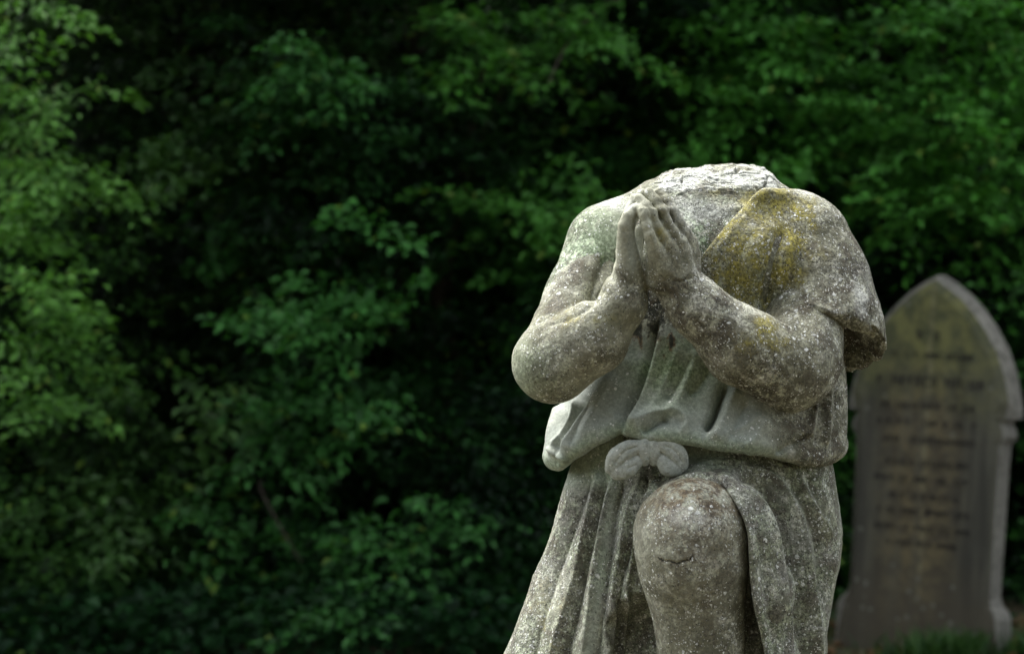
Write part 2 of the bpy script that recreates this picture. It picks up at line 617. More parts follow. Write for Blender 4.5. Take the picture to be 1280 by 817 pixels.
TUNIC_STROKES = [
    ([(825, 396), (816, 444), (805, 483), (788, 520), (776, 543)], -7, 2.2, 7, 20),
    ([(786, 430), (761, 468), (729, 517), (707, 552)], -6, 2.6, 8, 10),
    ([(812, 440), (790, 490), (760, 530)], 2, 14, 14, 10),
    ([(851, 425), (838, 465), (822, 500), (808, 524)], 1.5, 9, 4, 20),
    ([(868, 440), (850, 480), (832, 508)], -2.5, 5, 5, 20),
    ([(935, 500), (922, 525), (912, 550)], -3, 6, 5, 20),
    ([(745, 505), (728, 535), (718, 560)], -2.5, 5, 4, 10),
    ([(829, 396), (820, 444), (809, 483), (792, 520), (779, 543)], 8, 26, 2.2, 20),
    ([(790, 430), (766, 468), (734, 517), (712, 552), (703, 572)], 8, 24, 2.6, 10),
    ([(776, 470), (752, 510), (728, 548)], 2.5, 9, 9, 10),
    ([(721, 496), (718, 517), (706, 540), (694, 560)], 6, 5, 4, -40),
    ([(702, 503), (692, 532), (691, 556), (704, 572)], 5, 5, 4, -60),
    ([(691, 560), (702, 570), (712, 574)], 3, 4, 4, -60),
    ([(873, 430), (860, 470), (843, 507), (832, 520)], 4, 14, 8, 20),
    ([(893, 452), (878, 478), (860, 497)], -5, 8, 10, 20),
    ([(912, 474), (902, 498), (893, 522), (881, 541)], -12, 4, 5, 20),
    ([(921, 480), (911, 505), (900, 530), (888, 550)], 6, 11, 5, 20),
    ([(840, 523), (826, 526), (812, 535), (800, 541)], -9, 6, 5, 20),
    ([(782, 536), (800, 528), (826, 517), (850, 518), (858, 530), (848, 542)], 4.5, 6, 6, 20),
    ([(960, 520), (945, 545), (925, 560)], 4, 12, 8, 20),
    ([(1034, 470), (1034, 515), (1031, 560)], 5, 4, 4, -60),
    ([(1019, 490), (1016, 520), (1009, 548)], 5, 6, 4, -20),
    ([(1026, 480), (1025, 520), (1020, 560)], -4, 4, 4, -40),
    ([(1046, 470), (1046, 520), (1040, 560)], -3, 4, 4, -60),
    ([(1012, 546), (990, 556), (968, 567)], -4.5, 3, 5, 0),
    ([(960, 512), (935, 530), (900, 545)], 3, 8, 10, 20),
    # neckline hem and shoulder cloth
    ([(974, 226), (950, 250), (926, 278), (904, 304), (890, 322)], 1.6, 5, 10, -20),
    ([(992, 238), (966, 262), (940, 296), (915, 328)], -1.2, 8, 8, -20),
    ([(982, 282), (970, 318), (962, 352), (957, 390)], -7, 6, 9, -20),
    ([(996, 290), (986, 330), (977, 372)], 1.5, 12, 10, -20),
    ([(1073, 335), (1081, 362), (1082, 384)], 1.5, 8, 5, -60),
    ([(1078, 385), (1076, 405), (1084, 430)], 2, 5, 5, -60),
    ([(1088, 380), (1092, 405), (1096, 435)], -4, 5, 4, -60),
    ([(962, 388), (1000, 380), (1035, 388), (1060, 404), (1078, 420)], 2.5, 6, 4, -20),
]
def disp_tunic(V, u, v, d, N):
    h = 1.6 * strokes(u, v, d, TUNIC_STROKES)
    rough = sstep(u + 0.3 * (408 - v), 880, 1000)
    h += 1.0 * fbm(V, 42, 13, 2) + rough * (0.25 * vnoise(V, 8, 14) + 0.3 * vnoise(V, 3.2, 18))
    h += 0.2 * vnoise(V, 8, 19)
    # gathered pleats in the cloth hanging at the viewer's left
    xl = (u - np.interp(v, [495, 545, 590], [703, 683, 682])) / np.interp(v, [495, 545, 590], [18, 30, 26])
    mm = sstep(v, 492, 510) * (1 - sstep(v, 570, 582)) * (xl > -0.5) * (1 - sstep(xl, 0.9, 1.3)) * sstep(d, -60, -30)
    h += mm * 3.5 * (np.abs(np.sin(np.clip(xl, -0.5, 1.4) * math.pi * 1.5)) ** 0.6 - 0.6)
    # hem lip
    vh = np.interp(u, HEMU, HEMV)
    h += 3.0 * np.exp(-((v - vh + 12) / 9.0) ** 2) * sstep(d, 0, 30)
    return h

SK = smooth_tab([(520, 878, 146, 4, 78), (570, 877, 161, 4, 86), (600, 876, 167, 6, 94), (680, 868, 180, 10, 108), (740, 852, 187, 14, 116),
                 (817, 828, 195, 16, 124), (900, 800, 208, 16, 132), (1010, 780, 225, 16, 140)], 60)
KEDGE = curve2([(898, 560), (905, 606), (922, 632), (934, 664), (937, 705), (941, 750), (951, 795), (960, 840), (972, 1000)], 40)
def f_skirt(P):
    u, v = proj(P); d = -P[:, 1]
    f = loft(P, SK, 2.2)
    # thigh pushing forward under the cloth
    f = smin(f, chain(P, [(905, 655, -10, 84), (880, 668, 100, 78)], 10), 26)
    # cloth hanging over the knee on the viewer's right
    dr = chain(P, [(898, 676, 128, 79), (910, 740, 122, 79), (918, 830, 112, 78), (930, 1010, 104, 78)], 14)
    di, sg, t = poly_sd(u, v, KEDGE)
    side = np.where(sg > 0, -di, di)
    dr = smax(dr, np.minimum(side, d - 60), 4)
    f = smin(f, dr, 10)
    # dark hollow between the hanging cloth and the shin
    f = smax(f, -chain(P, [(804, 735, 175, 12), (800, 785, 132, 40), (800, 1010, 126, 44)], 10), 4)
    f = smax(f, 540 - v, 8)
    return smax(f, -P[:, 2] - 586.5, 3)

PLEATS = [  # u at v = 600, 660, 720, 817, height
    (698, 686, 668, 628, 0), (724, 702, 675, 640, 6), (738, 717, 694, 667, -5), (746, 733, 720, 692, 6), (756, 744, 729, 707, -9),
    (766, 753, 741, 729, 8), (779, 766, 760, 748, -6), (800, 782, 769, 759, 7), (809, 794, 779, 766, -6), (818, 804, 787, 776, 7)]
def pleats(u, v, d):
    vk = np.array([540, 600, 660, 720, 817, 1000.0])
    X = []; H = []
    for a, b, c, e, h in PLEATS:
        X.append(np.interp(v, vk, [a - (b - a) * -0.35 - 2, a, b, c, e, e + (e - c) * 1.5])); H.append(h)
    X = np.array(X); out = np.zeros(len(u))
    for i in range(len(PLEATS) - 1):
        t = (u - X[i]) / np.maximum(X[i + 1] - X[i], 1)
        m = (t >= 0) & (t < 1)
        h0, h1 = H[i], H[i + 1]
        if h1 > h0: q = h0 + (h1 - h0) * np.clip(t, 0, 1) ** 0.72
        else: q = h1 + (h0 - h1) * np.clip(1 - t, 0, 1) ** 0.72
        out = np.where(m, q, out)
    t = (u - X[-1]) / 7.0
    out = np.where((t >= 0) & (t < 1), H[-1] * (1 - t), out)
    return out * sstep(v, 575, 625) * sstep(d, -10, 25)

SKIRT_STROKES = [
    ([(905, 588), (948, 588), (976, 607), (995, 639), (1007, 680), (1011, 717), (1017, 765), (1019, 850)], 8, 6, 10, -20),
    ([(905, 598), (945, 602), (968, 630), (983, 680), (992, 740), (1000, 850)], -8, 5, 5, -20),
    ([(963, 574), (989, 588), (1012, 624), (1032, 658), (1040, 680)], 5, 5, 9, -20),
    ([(975, 590), (1000, 625), (1018, 665), (1026, 710), (1022, 760)], -5, 6, 7, -20),
    ([(1020, 585), (1032, 625), (1045, 664), (1040, 720)], 2, 6, 5, -60),
    ([(1008, 590), (1020, 622), (1034, 652)], -3, 5, 5, -40),
    ([(1046, 690), (1036, 740), (1026, 800), (1020, 850)], 2, 4, 5, -60),
    ([(908, 612), (926, 636), (939, 668), (943, 710), (949, 752), (960, 800), (970, 850)], 1.5, 10, 5, 60),
    ([(925, 630), (948, 665), (956, 710), (962, 760), (972, 830)], -4, 9, 9, 60),
    ([(915, 607), (950, 628), (970, 668), (980, 720), (988, 790), (992, 850)], 4, 8, 6, 60),
    ([(830, 615), (850, 602), (885, 596), (915, 603)], 5, 4, 5, 40),
    ([(862, 583), (900, 576), (940, 580)], 3, 6, 6, 0),
]
def disp_skirt(V, u, v, d, N):
    wob = 2.2 * vnoise(V, 45, 60)
    h = 1.5 * strokes(u, v, d, SKIRT_STROKES) + pleats(u + wob, v, d) * (1.3 + 0.35 * vnoise(V, 60, 61))
    # long natural pleats all round so that the sides and back are folded too
    ang = np.arctan2(V[:, 1] + 10, V[:, 0] + 640 - 860)
    back = 1 - sstep(d, -10, 30)
    h += back * 4.5 * np.sin(ang * 19 + 2 * vnoise(V, 120, 40)) * sstep(v, 575, 640)
    h += 0.6 * fbm(V, 40, 23, 2) + 0.25 * vnoise(V, 8, 24) + 0.3 * vnoise(V, 3.2, 28)
    return h

def f_bow(P):
    k = 4
    q = P * np.array([1, 1 / 0.62, 1]) + np.array([0, 108 * (1 / 0.62 - 1), 0])
    def roll(pts): return limb(q, pts, 2.5, 3)
    a = roll([(803, 558, 114, 7), (787, 561, 119, 10), (772, 571, 119, 11), (765, 584, 115, 9)])
    b = roll([(805, 573, 111, 4), (795, 577, 116, 8), (782, 587, 117, 10.5), (771, 590, 114, 9)])
    c = roll([(822, 555, 114, 7), (836, 558, 119, 9.5), (848, 568, 118, 10.5), (852, 580, 114, 8.5)])
    e = roll([(820, 570, 111, 4), (828, 575, 115, 7.5), (837, 585, 116, 10), (846, 585, 113, 8.5)])
    f = smin(smin(a, b, 1.8), smin(c, e, 1.8), 1.5)
    kn = roll([(807, 550, 114, 6), (806, 561, 119, 7.4), (806, 576, 114, 6.2)])
    k2 = roll([(818, 550, 114, 5.5), (818, 561, 118, 7.2), (818, 576, 113, 6.2)])
    return smin(f, smin(kn, k2, 1.2), 1.2) * 0.7
BOW_STROKES = [
    ([(799, 558), (785, 562), (774, 571), (768, 582)], -1.5, 2.5, 2, 90),
    ([(828, 557), (840, 561), (849, 571), (851, 580)], -1.5, 2.5, 2, 90),
    ([(796, 580), (784, 586)], -1.2, 2, 2, 90),
]
def disp_bow(V, u, v, d, N):
    return 1.3 * strokes(u, v, d, BOW_STROKES) + 0.5 * vnoise(V, 7, 44) + 0.3 * vnoise(V, 3, 45)
# ------------------------------------------------------------------ weathered stone
def stone_material(name, base=(0.30, 0.295, 0.25)):
    M = NM(name)
    co = M.coord()
    yel, pale, grn, _ = M.attr('stain')      # yellow lichen, pale stone, green algae
    cln, brn, spk, _ = M.attr('wear')        # clean marble, brown, speckle amount
    warp = M.noise(co, 26, 3, 0.6)
    n1 = M.noise(co, 9, 5, 0.6)
    n2 = M.noise(co, 55, 6, 0.72)
    n3 = M.noise(co, 210, 4, 0.75)
    n4 = M.noise(co, 520, 2, 0.7)
    dark = tuple(c * 0.36 for c in base)
    c = M.mix(M.ramp(n1, 0.33, 0.68), tuple(x * 0.72 for x in base), (0.375, 0.38, 0.285))
    # greenish grey clean marble
    c = M.mix(cln, c, (0.285, 0.315, 0.270))
    c = M.mix(M.math('MULTIPLY', grn, M.ramp(n2, 0.25, 0.52, 0.1, 1.0), clamp=True), c, M.mix(M.ramp(n3, 0.4, 0.6), (0.12, 0.185, 0.085), (0.29, 0.38, 0.235)))
    c = M.mix(M.math('MULTIPLY', brn, M.ramp(n2, 0.40, 0.56)), c, M.mix(M.ramp(n3, 0.4, 0.6), (0.10, 0.072, 0.045), (0.23, 0.175, 0.10)))
    # mottled dark crust
    crust = M.math('MULTIPLY', M.ramp(n2, 0.44, 0.55), M.ramp(n3, 0.38, 0.56))
    crust = M.math('MULTIPLY', crust, M.ramp(spk, 0, 1, 0.10, 0.95))
    c = M.mix(crust, c, M.mix(M.ramp(n1, 0.4, 0.6), (0.070, 0.070, 0.040), (0.050, 0.043, 0.027)))
    nm = M.noise(co, 30, 5, 0.68, 0.4)
    blot = M.math('MULTIPLY', M.ramp(nm, 0.50, 0.58), M.ramp(spk, 0.2, 1, 0.0, 0.78))
    c = M.mix(blot, c, (0.070, 0.058, 0.036))
    lite = M.math('MULTIPLY', M.ramp(nm, 0.46, 0.38), M.ramp(n3, 0.36, 0.56, 0.25, 0.75))
    c = M.mix(M.math('MULTIPLY', lite, M.ramp(spk, 0.2, 1, 0.15, 0.8)), c, (0.50, 0.495, 0.41))
    # yellow lichen
    c = M.mix(M.math('MULTIPLY', M.ramp(brn, 1.02, 1.2, 0, 0.8), M.ramp(n2, 0.36, 0.56)), c, (0.035, 0.040, 0.028))
    ymask = M.math('MULTIPLY', M.math('ADD', yel, M.math('SUBTRACT', n2, 0.5)), 2.6, clamp=True)
    c = M.mix(M.math('MULTIPLY', M.ramp(brn, 1.02, 1.2, 0, 0.8), M.ramp(n2, 0.36, 0.56)), c, (0.035, 0.040, 0.028))
    ymask = M.math('MULTIPLY', ymask, M.ramp(yel, 0.03, 0.25))
    c = M.mix(M.math('MULTIPLY', M.ramp(brn, 1.02, 1.2, 0, 0.8), M.ramp(n2, 0.36, 0.56)), c, (0.035, 0.040, 0.028))
    ymask = M.math('MULTIPLY', ymask, M.ramp(n2, 0.36, 0.60, 0.30, 0.84))
    c = M.mix(ymask, c, M.mix(M.ramp(nm, 0.38, 0.62), (0.165, 0.145, 0.040), (0.34, 0.30, 0.060)))
    # pale stone
    pm = M.math('MULTIPLY', M.math('ADD', pale, M.math('MULTIPLY', M.math('SUBTRACT', n2, 0.5), 0.9)), 1.9, clamp=True)
    pm = M.math('MULTIPLY', pm, M.ramp(pale, 0.04, 0.25))
    c = M.mix(M.math('MULTIPLY', pm, M.ramp(n3, 0.3, 0.45, 0.55, 0.95)), c, (0.47, 0.48, 0.425))
    # white lichen spots of several sizes
    def spots(scale, keep, r0, r1):
        v = M.n('ShaderNodeTexVoronoi', feature='F1')
        M.l(dco, v.inputs['Vector'])
        v.inputs['Scale'].default_value = scale
        sp = M.n('ShaderNodeSeparateColor'); M.l(v.outputs['Color'], sp.inputs[0])
        rad = M.ramp(sp.outputs[1], 0, 1, r0, r1)
        inside = M.ramp(M.math('SUBTRACT', v.outputs['Distance'], rad), 0.0, -0.10)
        thr = M.math('SUBTRACT', 1.0, M.math('MULTIPLY', spk, keep))
        on = M.ramp(M.math('SUBTRACT', M.math('ADD', sp.outputs[0], M.math('MULTIPLY', M.math('SUBTRACT', nsp, 0.5), 1.3)), thr), 0.0, 0.02)
        return M.math('MULTIPLY', inside, on)
    vm = M.n('ShaderNodeVectorMath', operation='ADD')
    nd = M.n('ShaderNodeTexNoise'); M.l(co, nd.inputs['Vector']); nd.inputs['Scale'].default_value = 160; nd.inputs['Detail'].default_value = 3
    sc = M.n('ShaderNodeVectorMath', operation='SCALE'); M.l(nd.outputs['Color'], sc.inputs[0]); sc.inputs['Scale'].default_value = 0.006
    M.l(co, vm.inputs[0]); M.l(sc.outputs[0], vm.inputs[1])
    dco = vm.outputs[0]
    nsp = M.noise(co, 22, 4, 0.65)
    s1 = spots(105, 0.13, 0.10, 0.42)
    s2 = spots(220, 0.19, 0.12, 0.5)
    s3 = spots(430, 0.24, 0.2, 0.55)
    sp_all = M.math('MAXIMUM', s1, M.math('MAXIMUM', s2, s3))
    c = M.mix(M.math('MULTIPLY', sp_all, 0.88), c, (0.66, 0.67, 0.62))
    # dark pits
    pv = M.n('ShaderNodeTexVoronoi', feature='F1'); M.l(co, pv.inputs['Vector']); pv.inputs['Scale'].default_value = 300
    ps = M.n('ShaderNodeSeparateColor'); M.l(pv.outputs['Color'], ps.inputs[0])
    pit = M.math('MULTIPLY', M.ramp(pv.outputs['Distance'], 0.34, 0.22), M.ramp(M.math('ADD', ps.outputs[0], M.math('MULTIPLY', spk, 0.34)), 1.0, 1.04))
    c = M.mix(M.math('MULTIPLY', pit, 0.85), c, (0.03, 0.028, 0.022))
    # overall value jitter
    j = M.ramp(n3, 0.34, 0.66, 0.42, 1.58)
    j2 = M.ramp(n4, 0.25, 0.75, 0.88, 1.12)
    jj = M.math('MULTIPLY', j, j2)
    cc = M.n('ShaderNodeCombineColor')
    for k in range(3): M.l(jj, cc.inputs[k])
    c = M.mix(M.ramp(spk, 0, 1, 0.35, 1.0), c, M.mix(1.0, c, cc.outputs[0], 'MULTIPLY'))
    M.l(c, M.b.inputs['Base Color'])
    h = M.math('ADD', M.math('MULTIPLY', n3, 0.8), M.math('MULTIPLY', n2, 0.8))
    h = M.math('ADD', h, M.math('MULTIPLY', sp_all, 0.35))
    h = M.math('SUBTRACT', h, M.math('MULTIPLY', pit, 0.7))
    h = M.math('ADD', h, M.math('MULTIPLY', n4, 0.35))
    hh = M.math('MULTIPLY', h, M.ramp(spk, 0, 1, 0.22, 1.0))
    M.l(M.bump(hh, 1.0, 0.0036), M.b.inputs['Normal'])
    M.l(M.ramp(n2, 0.3, 0.7, 0.55, 0.85), M.b.inputs['Roughness'])
    M.b.inputs['Specular IOR Level'].default_value = 0.35
    return M.m

def gau(u, v, cu, cv, ru, rv): return np.exp(-(((u - cu) / ru) ** 2 + ((v - cv) / rv) ** 2))

def stain_masks(V, part):
    u, v = proj(V); d = -V[:, 1]
    n = fbm(V, 30, 71, 4); n2 = fbm(V, 60, 75, 3)
    z = np.zeros(len(V))
    yel = z.copy(); pale = z.copy(); grn = z.copy(); cln = z.copy(); brn = z.copy(); spk = z + 0.75
    if part == 'body':
        # neck break is bare white stone; top of the bare shoulder is made paler
        neckm = (1 - sstep(v, 228, 246)) * sstep(u, 815, 832) * (1 - sstep(u, 960, 985))
        pale = np.maximum(pale, neckm * (0.45 + 1.1 * n - 0.35 * sstep(226 - v, 0, 12) * (u < 905)))
        pale = np.maximum(pale, 0.75 * gau(u, v, 775, 254, 24, 9) * (0.8 + n))
        pale = np.maximum(pale, 0.36 * gau(u, v, 885, 268, 52, 30) * (1 + n))
        pale = np.maximum(pale, 0.10 * gau(u, v, 722, 300, 22, 30) * (1 + n))
        yel = np.maximum(yel, 0.55 * gau(u, v, 925, 245, 50, 22) * (0.6 + 1.6 * n))
        grn = np.maximum(grn, gau(u, v, 725, 330, 70, 95) * 1.0 * (d < 60))
        grn = np.maximum(grn, gau(u, v, 870, 290, 55, 50) * 1.0 * (d < 100))
        grn = np.maximum(grn, gau(u, v, 650, 470, 50, 50) * 0.5)
        yel = np.maximum(yel, 0.4 * gau(u, v, 725, 395, 40, 16) * (0.7 + 1.2 * n))
        yel = np.maximum(yel, 0.35 * gau(u, v, 960, 420, 40, 25) * (0.7 + 1.4 * n))
        yel = np.maximum(yel, 0.30 * gau(u, v, 825, 290, 14, 22) * (0.7 + 1.4 * n) * (d > 100))
        cln = np.maximum(cln, gau(u, v, 790, 320, 9, 26) * 0.9 * (d > 100))
        spk = 0.55 + 0.35 * sstep(u, 780, 860) + 0.15 * n2
        spk = spk + 0.35 * gau(u, v, 870, 285, 60, 45) * (d < 100)
        spk = spk - 0.30 * (np.hypot(u - 825, v - 290) < 62) * (d > 100)
        brn = 0.30 * sstep(u, 795, 830) * (d > 90) * (v < 600) * (0.6 + n)
        kn = (v > 580)
        brn = np.where(kn, np.minimum(1.0, 1.2 * gau(u, v, 875, 616, 80, 36) * (1 + n)) + 0.45 * gau(u, v, 880, 668, 60, 50) + 0.25 * gau(u, v, 870, 750, 60, 60), brn)
        pale = np.where(kn, 0.22 * gau(u, v, 865, 645, 36, 18) * (1 + 1.8 * n), pale)
        brn = np.minimum(brn, 1.0)
        ck, _s, _t = poly_sd(u, v, [(823, 697), (830, 701), (838, 701), (846, 704), (853, 701), (860, 700), (866, 695)])
        brn = np.where((ck < 1.6) & (d > 90) & kn, 1.2, brn)
        cln = np.where(kn, 0.10, cln)
        spk = np.where(kn, 0.62, spk)
    elif part == 'tunic':
        cl = (1 - sstep(u - 0.25 * (v - 480), 905, 985)) * sstep(v, 385, 430)
        cl = np.maximum(cl, 0)
        cln = cl * (0.95 + 0.3 * n)
        spk = 0.95 - 0.87 * cl
        yel = 1.25 * gau(u, v, 966, 262, 42, 42) * (0.8 + 1.0 * n) + 0.75 * gau(u, v, 930, 325, 52, 66) * (0.8 + n)
        yel += 0.25 * gau(u, v, 1000, 330, 40, 60) * (0.4 + n)
        yel = yel * (v < 440)
        grn = cl * 0.85 * gau(u, v, 845, 455, 60, 45) * (1 + n) + 0.3 * gau(u, v, 930, 350, 50, 60)
        grn = np.maximum(grn, cl * 0.5 * np.exp(-((v - np.interp(u, HEMU, HEMV) + 6) / 10) ** 2))
        brn = 0.35 * gau(u, v, 1040, 360, 60, 60) * (0.6 + n)
        drip = gau(u, v, 822, 400, 36, 40) * (1 + 1.4 * vnoise(V * np.array([1, 0.3, 0.22]), 4.5, 81))
        brn = np.where(drip > 0.5, 1.0 + 0.2 * sstep(drip, 0.55, 1.0), brn)
        pale = 0.30 * gau(u, v, 1078, 360, 12, 40) * (1 + n) + 0.35 * gau(u, v, 1010, 240, 26, 9)
        pale = pale + 0.12 * gau(u, v, 1030, 330, 40, 50)
    elif part == 'skirt':
        cl = (1 - sstep(v, 585, 625)) * (1 - sstep(u, 760, 775)) + gau(u, v, 872, 575, 30, 12)
        cl = np.clip(cl, 0, 1)
        lit_stripe = np.exp(-((u - np.interp(v, [590, 817], [770, 736])) / 9.0) ** 2) * 0.55  # light catching the pleat ridge, put into the colour
        cln = np.maximum(cl, lit_stripe)
        spk = 0.95 - 0.75 * cln + 0.1 * n
        yel = 0.35 * gau(u, v, 690, 780, 40, 60) * (0.5 + 1.5 * n)
        grn = 0.35 + 0.3 * n2
        brn = np.minimum(1.0, 0.9 * gau(u, v, 900, 605, 50, 14) * (1 + n))
        pale = 0.14 + 0.1 * n
    elif part == 'bow':
        cln = z + 0.9; spk = z + 0.35; pale = z + 0.20
    spk = (spk + 0.4 * n2) * (1 - 0.85 * np.clip(cln, 0, 1))
    if part == 'body': spk = np.where((np.hypot(u - 825, v - 290) < 70) & (d > 100), spk * 0.7, spk)
    return (np.clip(np.stack([yel, pale, grn], 1), 0, 1.4), np.clip(np.stack([cln, brn, spk], 1), 0, 1.2))

stone = stone_material('weathered_marble', (0.252, 0.250, 0.160))

st = empty('kneeling_statue', (0.28, DIST, 0.502), 'headless lichen-spotted stone statue kneeling on one knee with its hands pressed together in prayer', 'statue')
GH = globals().get('GRID_H', 3.2)
def part(name, f, lo, hi, disp, pn, h=GH):
    V, Q = carve(f, lo, hi, h, 1, disp)
    a, b = stain_masks(V, pn)
    return mesh_obj(name, to_world(V), Q, stone, st, True, {'stain': a, 'wear': b})
part('body', f_bodyall, (-20, -245, -600), (440, 95, 212), disp_body, 'body', GH * 0.94)
part('tunic', f_tunic, (20, -150, -200), (490, 130, 215), disp_tunic, 'tunic')
part('skirt', f_skirt, (-60, -240, -600), (440, 160, -120), disp_skirt, 'skirt', GH * 1.1)
part('bow', f_bow, (100, -150, -205), (240, -60, -120), disp_bow, 'bow', 1.6)

# the plinth under the statue
def box(V, F, x0, x1, y0, y1, z0, z1):
    n = len(V)
    V += [(x0, y0, z0), (x1, y0, z0), (x1, y1, z0), (x0, y1, z0), (x0, y0, z1), (x1, y0, z1), (x1, y1, z1), (x0, y1, z1)]
    F += [(n, n + 3, n + 2, n + 1), (n + 4, n + 5, n + 6, n + 7), (n, n + 1, n + 5, n + 4), (n + 1, n + 2, n + 6, n + 5), (n + 2, n + 3, n + 7, n + 6), (n + 3, n, n + 4, n + 7)]
# ------------------------------------------------------------------ plinth, ground, headstone
def at(u, v, Y):
    """picture direction (photo pixels) at distance Y from the camera"""
    return ((u - 640.0) * Y / FPX, Y, CAMZ + (408.5 - v) * Y / FPX)

def smooth_box_mesh(name, x0, x1, y0, y1, z0, z1, mat, parent, bev=0.012, attrs=None):
    import bmesh
    bm = bmesh.new()
    bmesh.ops.create_cube(bm, size=1)
    off = Vector(parent.location) if parent else Vector((0, 0, 0))
    for vtx in bm.verts:
        vtx.co = Vector(((x0 + x1) / 2 + vtx.co.x * (x1 - x0), (y0 + y1) / 2 + vtx.co.y * (y1 - y0), (z0 + z1) / 2 + vtx.co.z * (z1 - z0))) - off
    bmesh.ops.bevel(bm, geom=bm.edges[:], offset=bev, segments=3, affect='EDGES', profile=0.6)
    me = bpy.data.meshes.new(name); bm.to_mesh(me); bm.free()
    o = bpy.data.objects.new(name, me); COL.objects.link(o); me.materials.append(mat)
    if parent: o.parent = parent
    return o

def plain_stone(name, base, dark, scale=1.0):
    M = NM(name); co = M.coord()
    n1 = M.noise(co, 4 * scale, 5, 0.6); n2 = M.noise(co, 40 * scale, 6, 0.7)
    c = M.mix(M.ramp(n1, 0.35, 0.65), base, tuple(x * 0.75 for x in base))
    c = M.mix(M.ramp(n2, 0.48, 0.66), c, dark)
    M.l(c, M.b.inputs['Base Color']); M.b.inputs['Roughness'].default_value = 0.8
    M.l(M.bump(n2, 0.6, 0.004), M.b.inputs['Normal'])
    return M.m
plinth_mat = plain_stone('plinth_stone', (0.26, 0.25, 0.21), (0.09, 0.085, 0.06))
pl = empty('statue_plinth', (0.25, DIST, -0.02), 'square stepped stone plinth carrying the headless kneeling statue', 'plinth')
smooth_box_mesh('cap_stone', -0.12, 0.66, DIST - 0.40, DIST + 0.30, 0.40, 0.5, plinth_mat, pl)
smooth_box_mesh('pillar', -0.04, 0.58, DIST - 0.32, DIST + 0.22, 0.12, 0.40, plinth_mat, pl)
smooth_box_mesh('base_stone', -0.14, 0.68, DIST - 0.42, DIST + 0.32, -0.02, 0.12, plinth_mat, pl)

# ground: one sheet to the horizon, gently uneven
M = NM('ground_soil'); co = M.coord()
n1 = M.noise(co, 0.9, 5, 0.6); n2 = M.noise(co, 9, 6, 0.7); n3 = M.noise(co, 45, 4, 0.7)
c = M.mix(M.ramp(n2, 0.35, 0.62), (0.055, 0.034, 0.018), (0.11, 0.068, 0.035))
c = M.mix(M.math('MULTIPLY', M.ramp(n1, 0.45, 0.58), 0.8), c, (0.035, 0.065, 0.018))
c = M.mix(M.ramp(n3, 0.55, 0.7), c, (0.03, 0.02, 0.012))
M.l(c, M.b.inputs['Base Color']); M.b.inputs['Roughness'].default_value = 0.95
M.l(M.bump(n3, 0.8, 0.02), M.b.inputs['Normal'])
gx = np.concatenate([np.linspace(-120, -8, 15), np.linspace(-7.5, 7.5, 90), np.linspace(8, 120, 15)])
gy = np.concatenate([np.linspace(-60, -1, 12), np.linspace(-0.5, 16, 100), np.linspace(17, 160, 16)])
X, Y = np.meshgrid(gx, gy, indexing='ij')
GP = np.stack([X.ravel(), Y.ravel(), np.zeros(X.size)], 1)
def ground_z(x, y):
    P = np.stack([np.atleast_1d(x).astype(float), np.atleast_1d(y).astype(float), np.zeros(np.size(x))], 1)
    return 0.035 * fbm(P, 1.6, 90, 3) - 0.02
GP[:, 2] = ground_z(GP[:, 0], GP[:, 1])
nY = len(gy)
ii, jj = np.meshgrid(np.arange(len(gx) - 1), np.arange(nY - 1), indexing='ij')
a = (ii * nY + jj).ravel()
tag(mesh_obj('ground', GP, np.stack([a, a + nY, a + nY + 1, a + 1], 1), M.m), kind='structure')

